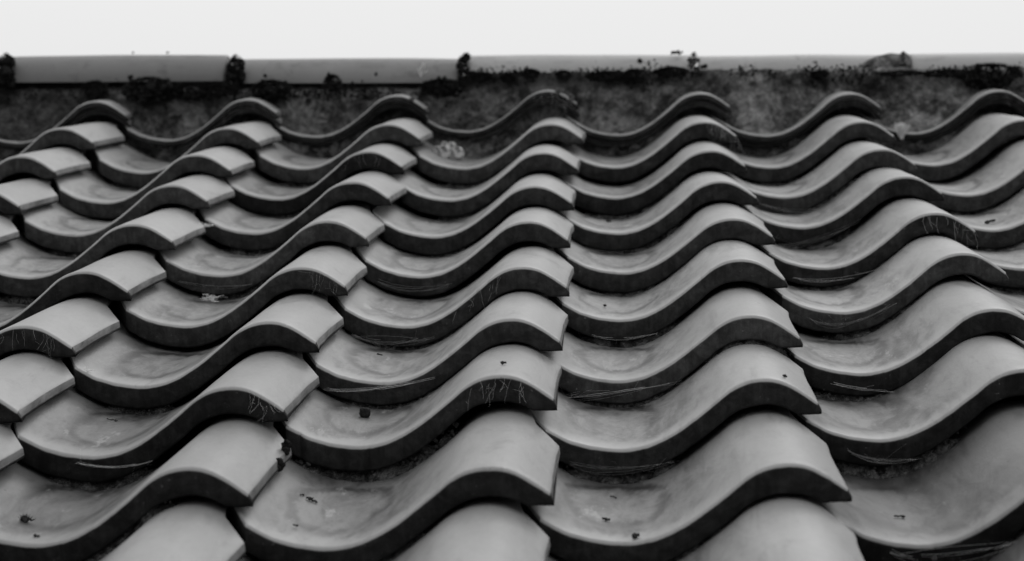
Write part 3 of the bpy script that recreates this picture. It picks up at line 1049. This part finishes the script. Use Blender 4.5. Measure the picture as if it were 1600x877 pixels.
lz = surf(-.1740, 1.925)
lich = link('lichen_cluster', None, None, T(-.1740, 1.925, lz + .0005) @ Matrix.Scale(1.45, 4))
lich.empty_display_size = .02
tag(lich, 'pale crinkled cluster of dried lichen balls in a channel just below the ridge', 'lichen')
for x, y, z, r_, s in [(-.0075, -.002, .0080, .0085, 1), (.0090, -.001, .0070, .0075, 2), (-.0170, .003, .0100, .0060, 3), (.0000, .008, .0120, .0070, 4), (-.009, .010, .0150, .0045, 5)]:
    link('lichen_ball', cup_ball(r_, s), lich, T(x, y, z))


# white feather-like fluff
def fluff(hgt, wid, n, seed):
    rr = random.Random(seed)
    verts, faces = [], []
    for s in range(n):
        a = rr.gauss(0, 1)
        e = Vector((a * wid * .5, rr.gauss(0, wid * .2), hgt * rr.uniform(.5, 1.0)))
        p0 = Vector((rr.gauss(0, wid * .08), 0, rr.uniform(0, hgt * .1)))
        pts = [p0.lerp(e, t / 5) + Vector((wid * .12 * math.sin(t + a), 0, 0)) * (t / 5) for t in range(6)]
        tube(verts, faces, pts, .00048, 3)
    return mesh_of('feather', verts, faces, M_FLUFF, True)


tag(link('feather', fluff(.030, .011, 200, 5), None, T(.6125, 1.985, -.010)), 'tiny white downy feather standing between the top-course tiles at right', 'feather')
tag(link('feather', fluff(.026, .006, 60, 6), None, T(-.2385, 2.095, .098) @ Matrix.Rotation(R(15), 4, 'Y')), 'thin white feather stuck against the second ridge tile', 'feather')


# crumbly dirt packed in the gap under one tile, and a thinner crust in other gaps
def crumbs(c, r, x0, x1, n, size, seed):
    rr = random.Random(seed)
    verts, faces = [], []
    dx, dy, dz = OFF[(c, r)]
    dxb, dyb, dzb = OFF.get((c, r - 1), (0, 0, 0))
    for s in range(n // 3):
        u = rr.uniform(x0, x1)
        X = c * W + dx + u
        Y = r * G + dy + rr.uniform(.003, .012)
        base = prof(X - c * W - dxb) - SM / G * (Y - (r - 1) * G - dyb) + dzb
        top = prof(u) + dz - .019
        z = base + max(0, (top - base)) * rr.random() ** 1.6 * (0.6 + .4 * math.sin((u - x0) / (x1 - x0) * math.pi))
        q = size * rr.uniform(.25, 1.0)
        b = len(verts)
        ic = I1
        for v in ic[0]:
            v = Vector(v)
            verts.append(tuple(v * q * (1 + .9 * noise.noise(v * 2.3 + Vector((s, 0, 0)))) + Vector((X, Y, z))))
        faces += [tuple(x + b for x in f) for f in ic[1]]
    NU, NV = 150, 12
    b = len(verts)
    for i in range(NU + 1):
        u = x0 + (x1 - x0) * i / NU
        X = c * W + dx + u
        fill = min(1, 5 * min(i / NU, 1 - i / NU)) * (0.45 + 0.55 * max(0, min(1, .5 + 1.4 * noise.noise(Vector((X * 60, seed, 0))))))
        for j in range(NV + 1):
            v = j / NV
            Y = r * G + dy - .001 + .016 * v
            base = prof(X - c * W - dxb) - SM / G * (Y - (r - 1) * G - dyb) + dzb
            top = prof(u) + dz - .022
            z = base - .002 + (max(.003, (top - base)) * fill + .002) * min(1, v * 1.3)
            p = Vector((X, Y, z))
            h = .0022 * noise.noise(p * 180) + .0013 * noise.noise(p * 420) + .0008 * noise.noise(p * 900)
            verts.append((X, Y - h * 1.3, z + h * (v > 0)))
    for i in range(NU):
        for j in range(NV):
            q = b + i * (NV + 1) + j
            faces.append((q, q + NV + 1, q + NV + 2, q + 1))
    return mesh_of('dirt_crumbs', verts, faces, M_DEBRIS, False)


for i, (c, r, x0, x1, n, sz, lb) in enumerate([
        (0, 1, -.215, -.05, 700, .0026, 'crumbly grey dirt and moss packed in the gap under the tile left of centre'),
        (0, 0, -.205, -.06, 420, .0020, 'dark dirt crust in the gap along the bottom edge left of centre'),
        (1, 0, -.205, -.06, 420, .0020, 'dark dirt crust in the gap along the bottom edge right of centre'),
        (2, 0, -.205, -.06, 260, .0018, 'dark dirt crust under the tile in the bottom right corner'),
        (-1, 0, -.15, -.02, 300, .0020, 'dark dirt crust in the gap at the bottom left'),
        (1, 1, -.205, -.09, 260, .0017, 'thin line of dirt under a tile at lower right of centre'),
        (0, 2, -.205, -.08, 300, .0017, 'thin line of dirt under the third course left of centre'),
        (1, 2, -.205, -.08, 260, .0016, 'thin line of dirt under the third course right of centre'),
        (1, 2, -.06, .04, 200, .0014, 'granular dirt line under the roll of a tile right of centre'),
        (0, 3, -.205, -.05, 320, .0015, 'dusty dirt under the fourth course in the middle column'),
        (1, 3, -.205, -.08, 200, .0014, 'dusty dirt under the fourth course right of centre'),
        (2, 2, -.205, -.08, 200, .0015, 'dusty dirt under the third course at the right'),
        (2, 1, -.205, -.06, 260, .0017, 'dark dirt under the second course at the right')]):
    tag(link('dirt_crumbs', crumbs(c, r, x0, x1, n, sz, 1000 + i)), lb, 'dirt', None, 'stuff')


def all_gaps():
    verts, faces = [], []
    done = {(0, 1), (0, 0), (1, 0), (2, 0), (-1, 0), (1, 1), (0, 2), (1, 2), (0, 3), (1, 3), (2, 2), (2, 1)}
    for r in range(0, 9):
        for c in range(-4, 4):
            if (c, r) in done or rnd.random() < .25: continue
            a = rnd.uniform(-.21, -.17); b = rnd.uniform(-.12, -.03)
            me = crumbs(c, r, a, b, 90, .0014, 2000 + r * 20 + c)
            n0 = len(verts)
            verts += [tuple(v.co) for v in me.vertices]
            faces += [tuple(q + n0 for q in p.vertices) for p in me.polygons]
            bpy.data.meshes.remove(me)
    return mesh_of('gap_dirt', verts, faces, M_DEBRIS, False)


tag(link('gap_dirt', all_gaps()), 'fine dark dirt lodged in the shadowed gaps between the upper courses of tiles', 'dirt', None, 'stuff')

# lumps of lichen on the top-course tile
for i, (x, y, z, s, n, lb) in enumerate([(.0120, 2.046, .0760, (.006, .004, .0025), 8, 'lichen lump on the crest of the middle top-course tile'),
                                         (.0330, 2.044, .0640, (.006, .004, .004), 8, 'lichen crust on the right shoulder of the middle top-course tile'),
                                         (-.2470, 2.030, .0700, (.010, .004, .0028), 9, 'pale crumbly crust on the crest of the top-course tile left of centre')]):
    me = lumps(s, n, .0035, 1100 + i, M_GREYMOSS, 'lichen_crust')
    tag(link('lichen_crust', me, None, T(x, y, z)), lb, 'lichen')

# ------------------------------------------------------------------ ground far below
v = [(-600, -600, 0), (600, -600, 0), (600, 600, 0), (-600, 600, 0)]
g = bpy.data.objects.new('ground', mesh_of('ground', v, [(0, 1, 2, 3)], M_GROUND, False))
scene.collection.objects.link(g)
g.location = (0, 0, -3.2)
g['kind'] = 'structure'
